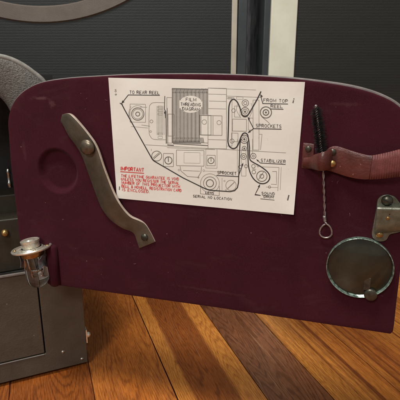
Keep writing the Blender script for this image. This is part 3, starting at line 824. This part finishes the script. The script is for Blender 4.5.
k.text('SOUND', (261.5, 194.2), (274.6, 195.0), 2.3); k.text('DRUM', (263.8, 197.6), (273.4, 198.3), 2.1); k.line([(260.4, 198.8), (274.4, 200.1)], .5); k.line([(262, 195.2), (274.4, 196)], .4)
k.line([(260.6, 195.4), (255.0, 194.6), (259.4, 186)], .7); k.tri((260.1, 184), (257.8, 189), 3.4, 2.2)
k.text('LENS', (205.6, 193.6), (213.6, 194.4), 2.3); k.text('SERIAL NO LOCATION', (193.0, 197.2), (231.6, 200.4), 2.35)
k.tri((165.0, 110.4), (164.8, 114), 3, 1.6); k.line([(165, 111), (165.4, 118)], .5)
k.text('FILM', (185.9, 100.9), (195.9, 101.2), 3.1); k.text('THREADING', (180.6, 105.6), (200.6, 106.3), 3.0); k.text('DIAGRAM', (182.4, 110.2), (199.2, 110.8), 3.0)
k.done('film_path_and_captions', M['ink'])

k = Ink(); k.off = SO+.00013
k.text('IMPORTANT', (120.6, 170.2), (143.6, 171.8), 3.5, .72); k.line([(120.3, 171.6), (144.0, 173.3)], .8)
for s_, a, c in (('THE LIFETIME GUARANTEE IS VOID', (121.0, 176.8), (178.6, 180.4)),
                 ('UNLESS YOU REGISTER THE SERIAL', (121.2, 180.3), (179.0, 184.3)),
                 ('NUMBER OF THIS PROJECTOR WITH', (121.4, 183.8), (179.6, 188.0)),
                 ('BELL & HOWELL. REGISTRATION CARD', (121.6, 187.3), (181.2, 191.9)),
                 ('IS ENCLOSED.', (122.0, 190.8), (149.2, 193.0))):
    k.text(s_, a, c, 2.6, .48)
k.done('red_notice', M['redink'])

# ------------------------------------------------------------------ lever with pivot knob and foot
ST = [((60.4, 121.5), (62.0, 114.4), .0035), ((63.5, 126.5), (68.5, 113.6), .0075), ((68.5, 136), (76, 120), .0095), ((76, 146), (88, 134.5), .0100), ((82.5, 158), (96.4, 147.5), .0100),
      ((90.5, 180), (104, 169.5), .0100), ((99, 203), (113.0, 192.5), .0100), ((104.5, 213), (120.5, 206), .0092), ((111.5, 221), (129.5, 216.4), .0070), ((122.5, 228.5), (138.5, 220.6), .0045), ((133, 233), (145, 224.2), .0028), ((136.6, 241), (150.5, 232.5), .0024), ((139, 248.5), (155.2, 242), .0024)]
ST = [(l, r_, o*(.45 if o > .006 else .8), o) for l, r_, o in ST]
b = strip(ST, 4, .0004, 5)
lv_o = solid(obj('lever', b, M['lever'], dt), .0034, .0004)
lv_o.data.materials.append(M['lever_edge']); lv_o.modifiers['solid'].material_offset_rim = 1
def dome(name, px, py, off, r, h, mat, parent, slot=False, base=0.0):
    p = dat(px, py, off); b = bmesh.new()
    pr = [(0, h)] + [(r*sin(a), base + (h-base)*cos(a)) for a in [radians(x) for x in range(12, 90, 11)]] + [(r, base), (r, 0)]
    lathe(b, pr, facing(p), n=36)
    o = obj(name, b, mat, parent, smooth=True)
    if slot:
        c = bmesh.new(); sl = random.uniform(.3, 1.2)
        box(c, -r*.8, r*.8, -(h+.0002), -(h-.0006), -r*.12, r*.12)
        me = bpy.data.meshes.new('slot'); 
        for v in c.verts: v.co = Matrix.Translation(p) @ Matrix.Rotation(sl, 4, 'Y') @ v.co
        c.to_mesh(me); c.free(); obj('screw_slot', me, M['interior'], o)
    return o
dome('pivot_knob', 87.6, 147.0, .0108, .0082, .0052, M['lever_dark'], lv_o, base=.0014)
dome('screw', 144.6, 237.4, .0025, .0042, .0022, M['tab'], lv_o, slot=True)

# ------------------------------------------------------------------ red strap
b = strip([((325.0, 170.2), (325.5, 151.5), .0100), ((331, 171.4), (330.5, 147.4), .0070), ((337, 173.5), (337, 146.2), .0062), ((345, 176.2), (346, 149), .0075), ((355, 178.6), (358, 152.8), .0095), ((364, 179.6), (368, 155.2), .0110), ((369, 179.4), (373, 155.6), .0115)], 5, .0006, 5)
sp_o = solid(obj('leather_strap', b, M['strapleather'], dt), .0018)
st = []
for i in range(86):
    t = i/85; x = 369+(411-369)*t; top = 155.4 - 6.2*t**1.2*1.6; bot = 179.6-4.6*t**1.4
    st.append(((x, bot), (x+3, top), .0108+.0035*sin(pi*t*.8) - .010*max(0, t-.72)/.28 + .0005*abs(sin(pi*i/5)) - .0004))
b = strip(st, 4, .0008, 1, smoothing=False)
solid(obj('webbing', b, M['webbing'], dt), .0015, 0)
# anchor plate, fold over the brush
b = strip([((301.2, 168.2), (303.0, 142.8), .0016), ((308, 168.8), (309.5, 143.4), .0022), ((313, 169.2), (314.5, 144.2), .0024)], 4, .0003, 5)
solid(obj('strap_anchor', b, M['strapleather'], dt), .0014)
b = strip([((302.5, 166.8), (303.2, 157.5), .0030), ((309, 168.3), (309.6, 156.8), .0058), ((314, 169.8), (314, 154.5), .0105), ((319, 171.0), (319, 153.0), .0150), ((324, 171.0), (324.5, 151.5), .0155), ((329, 169.8), (329, 150.2), .0125), ((332, 168.6), (332.6, 149.6), .0085)], 6, .0018, 5)
solid(obj('strap_loop', b, M['strapleather'], dt), .0018)
dome('rivet', 332.4, 163.8, .0100, .0031, .0016, M['brass'], sp_o); dome('rivet', 332.8, 152.2, .0084, .0030, .0012, M['tab'], sp_o)
dome('rivet', 308.4, 149.2, .0030, .0028, .0010, M['tab'], sp_o)

# ------------------------------------------------------------------ round glass on the door
gc = dat(359.4, 267, .003); R_ = .0297; y0 = -FE-.0004
b = bmesh.new()
lathe(b, [(0, .0068), (.005, .0067), (.010, .0064), (.015, .0058), (.020, .0050), (.0245, .0040), (.0275, .0033), (.0286, .0030)], facing(Vector((gc.x, y0, gc.z))), n=128)
gd = obj('round_mirror', b, M['lens_back'], dt, smooth=True)
b = bmesh.new(); n = 200; rows = []
for i in range(n):
    a = 2*pi*i/n; wd = .10+.90*max(0, -sin(a+.15))*(.75+.25*sin(9*a+1)*sin(4*a)); q = wd*.00025*sin(7*a+1)*sin(3*a)+.00012*sin(31*a)
    rows.append([b.verts.new((gc.x+rr_*cos(a), y0-hh, gc.z+rr_*sin(a))) for rr_, hh in ((.0288-wd*.0018+q*.3, .0030), (.0290-wd*.0010+q, .0042), (.0292-wd*.0002, .0053), (.0292, .0058), (.0297, .0056), (.0299, .0048), (.0297, .0))])
for i in range(n):
    for j in range(6): b.faces.new([rows[i][j], rows[(i+1) % n][j], rows[(i+1) % n][j+1], rows[i][j+1]])
obj('bevelled_edge', b, M['lensrim'], gd, smooth=True)
p = dat(370.4, 293.2, .004)
b = bmesh.new(); lathe(b, [(0, .0080), (.0046, .0080), (.0056, .0074), (.0060, .0064), (.0060, 0), (0, 0)], facing(Vector((p.x, -FE, p.z))), n=36)
obj('retaining_stud', b, M['tab'], dt, smooth=True)
p = dat(367.5, 281, .008); b = bmesh.new()
box(b, p.x-.0030, p.x+.0030, -FE-.0066, -FE-.0056, p.z-.010, p.z+.0030); obj('stud_reflection', b, M['tab'], dt, bevel=.0010)  # added bar standing for the reflection seen in the mirror

# ------------------------------------------------------------------ latch bracket at the right
bx = [dat(*p) for p in ((376.0, 208), (377.5, 199), (382, 194.8), (388, 194.0), (395, 196.5), (400, 203), (403.5, 208), (403, 228), (398, 231.5), (390, 233.5), (386, 239), (380, 240.5), (374.2, 238.5), (371.6, 233), (373.5, 222))]
cv = catmull([Vector((p.x, p.z, 0)) for p in bx], 5, True)
br = obj('latch_bracket', slab([(p.x, p.y) for p in cv], [], -.0034, -.0008), M['bracket'], dt, bevel=.0007, segs=3)
b = strip([((374.6, 234.2), (404.5, 230.5), .0045), ((375.2, 228), (404.8, 225), .0090), ((376.0, 219), (405.2, 218.0), .0100), ((376.5, 213.5), (405.4, 213.2), .0105), ((376.9, 208.8), (405.6, 209.4), .0108), ((377.0, 206.6), (405.7, 207.2), .0085), ((377, 205.6), (405.7, 206.2), .0030)], 6, 0, 6)
solid(obj('bracket_bridge', b, M['bracket'], br), .0016, .0004)
dome('screw', 387.2, 200.6, .0034, .0050, .0030, M['tab'], br, slot=True); dome('screw', 379.4, 234.6, .0034, .0032, .0018, M['brass'], br)
dome('rivet', 388, 218.3, .0102, .0015, .0008, M['brass'], br)

# ------------------------------------------------------------------ cleaning brush, held in the strap loop
ax0, ax1 = dat(316.2, 107.5, .0085), dat(322.8, 160, .0085); tail = dat(325.0, 221, .0045)
bt = empty('cleaning_brush', (0, 0, 0), 0, 'black twisted wire cleaning brush held upright by the red strap', 'brush')
bt.matrix_world = Matrix.Translation((DOOR.o.x, DOOR.o.y, DZ)) @ Matrix.Rotation(DOOR.a, 4, 'Z')
bt.location = Matrix.Rotation(DOOR.a, 4, 'Z') @ tail + Vector((DOOR.o.x, DOOR.o.y, DZ)); bt.rotation_euler = (0, 0, DOOR.a)
def rel(p): return p - tail
axis = (ax1-ax0).normalized(); s1 = axis.cross(Vector((0, 1, 0))).normalized(); s2 = axis.cross(s1)
b = bmesh.new(); rb = random.Random(11)
Lb = (dat(321.8, 151.5, .0085)-ax0).length
for turn in range(950):
    t = turn/950; c = ax0+axis*(Lb*t); a = t*2*pi*11 + rb.choice((0, pi)) + rb.gauss(0, .16)
    ln = .0056*rb.uniform(.72, 1.08)*(min(1, .55+t*6)); d = (s1*cos(a)+s2*sin(a)+axis*rb.gauss(.02, .10)).normalized()
    e_ = c+d*ln + axis*rb.gauss(0, .0004); q = d.cross(axis).normalized()*.00017; q2 = axis*.00017
    vs = [b.verts.new(rel(x)) for x in (c+q, c-q*.5+q2, c-q*.5-q2)]; ve = [b.verts.new(rel(x)) for x in (e_+q*.8, e_-q*.4+q2*.8, e_-q*.4-q2*.8)]
    for i in range(3): b.faces.new([vs[i], vs[(i+1) % 3], ve[(i+1) % 3], ve[i]])
    b.faces.new(ve)
obj('bristles', b, M['bristle'], bt)
b = bmesh.new()
def helix(p, q, r, turns, ph, n):
    d = (q-p).normalized(); a = d.cross(Vector((0, 1, 0))).normalized(); c = d.cross(a)
    return [rel(p.lerp(q, i/n) + (a*cos(ph+2*pi*turns*i/n)+c*sin(ph+2*pi*turns*i/n))*r) for i in range(n+1)]
top = ax0 - axis*.0015
for ph in (0, pi):
    tube(b, helix(top, ax1, .0007, 12, ph, 150), .0007, 6)
    tube(b, helix(ax1, tail, .00055, 4, ph, 80), .00062, 6)
    tube(b, helix(dat(324.4, 216.5, .0048), tail, .0009, 3, ph, 40), .0008, 6)
# loop at the end
lc_ = dat(325.8, 231.0, .0045); lr = (tail-lc_).length*.92
lp = [rel(lc_ + Vector((sin(a)*lr*.60*(1-.22*cos(a)), 0, cos(a)*lr*.74)) ) for a in [radians(5+350*i/40) for i in range(41)]]
lp = [rel(tail)] + lp + [rel(tail)]
tube(b, lp, .00085, 8)
lathe(b, [(0, .0012), (.0011, .0006), (.0013, 0), (.0009, -.001), (0, -.0012)], Matrix.Translation(rel(top)), n=12)
obj('wire_handle', b, M['wire'], bt, smooth=True)

# ------------------------------------------------------------------ spare lamp in its clip
lo = .014
lb = dat(31.6, 248.5, lo)   # centre of the flange
Rz = Matrix.Rotation(DOOR.a, 4, 'Z')
be = empty('projector_lamp', Rz @ lb + Vector((DOOR.o.x, DOOR.o.y, DZ)), DOOR.a, 'spare clear glass lamp with nickel flange clipped to the left edge of the door', 'light bulb')
be.rotation_euler = (radians(-2), radians(-9.0), DOOR.a)
b = bmesh.new()
lathe(b, [(.0128, -.0012), (.0218, -.0012), (.0226, -.0006), (.0228, .0008), (.0218, .0018), (.0204, .0018), (.0196, -.0003), (.0140, -.0003), (.0132, .0014), (.0112, .0014)], n=72)
fl = obj('flange', b, M['brightsteel'], be, smooth=True); fl.modifiers.new('split', 'EDGE_SPLIT').split_angle = radians(28)
for a_ in (20, 140, 215, 320):
    b = bmesh.new(); a = radians(a_); lathe(b, [(0, .0022), (.0014, .002), (.0018, .0010)], Matrix.Translation((.0185*cos(a), .0185*sin(a), 0)), n=14)
    obj('flange_dimple', b, M['brass'], fl, smooth=True)
b = bmesh.new(); lathe(b, [(.0098, -.0004), (.0098, .0078), (.0108, .0082), (.0109, .0104), (.0098, .0110), (.0082, .0100), (.0062, .0098), (.0056, .0112), (.0030, .0120), (0, .0121)], n=60)
obj('contact_cap', b, M['brightsteel'], be, smooth=True).modifiers.new('split', 'EDGE_SPLIT').split_angle = radians(28)
b = bmesh.new(); lathe(b, [(.0128, -.0010), (.0132, -.0030), (.0126, -.0085), (.0118, -.0092)], n=48); obj('collar', b, M['brass'], be, smooth=True)
Lg = -.047
po = [(.0112, -.004), (.0122, -.012), (.0126, -.022), (.0126, Lg+.012), (.0118, Lg+.006), (.0090, Lg+.0022), (.0050, Lg+.0005), (0, Lg)]
pi_ = [(0, Lg+.0009), (.0048, Lg+.0014), (.0084, Lg+.0030), (.0109, Lg+.0066), (.0117, Lg+.0122), (.0117, -.022), (.0113, -.012), (.0103, -.004)]
b = bmesh.new(); lathe(b, po+pi_+[po[0]], n=64); obj('glass_envelope', b, M['glass'], be, smooth=True)
b = bmesh.new()
for x in (-.0045, .0045): tube(b, [(x, 0, -.006), (x, 0, -.020), (x*.9, .001, -.034)], .0006, 8)
tube(b, [(-.0040, .001, -.033), (.0040, .001, -.033)], .0005, 6)
tube(b, [(-.0036+.0072*i/120, .0016*cos(i*.9)+.001, -.026+.0016*sin(i*.9)) for i in range(121)], .00028, 5)
obj('filament_support', b, M['steel'], be, smooth=True)
# clip: two curved spring leaves fixed to the felt post (part of the door)
for side_, a0, a1, z0, z1 in ((1, -30, 50, -.021, -.007), (-1, 150, 208, -.024, -.009)):
    b = bmesh.new(); rows = []
    for i in range(13):
        a = radians(a0+(a1-a0)*i/12); fl_ = .0006*sin(pi*i/12)
        for_z = [z0+(z1-z0)*j/6 for j in range(7)]
        rows.append([b.verts.new(lb + Vector(((.0140+.0035*(j/6-.5)**2*2)*cos(a), (.0140+.0025*(j/6-.5)**2)*sin(a), zz-(.002*cos(i*.9))))) for j, zz in enumerate(for_z)])
    for i in range(12):
        for j in range(6): b.faces.new([rows[i][j], rows[i+1][j], rows[i+1][j+1], rows[i][j+1]])
    o = obj('lamp_clip', b, M['clip'], dt); solid(o, .0009, .0003)
b = bmesh.new(); pp = dat(48, 262, .004); box(b, lb.x+.008, pp.x+.006, -.0040, -.0015, lb.z-.024, lb.z-.012); obj('clip_arm', b, M['clip'], dt, bevel=.0005)
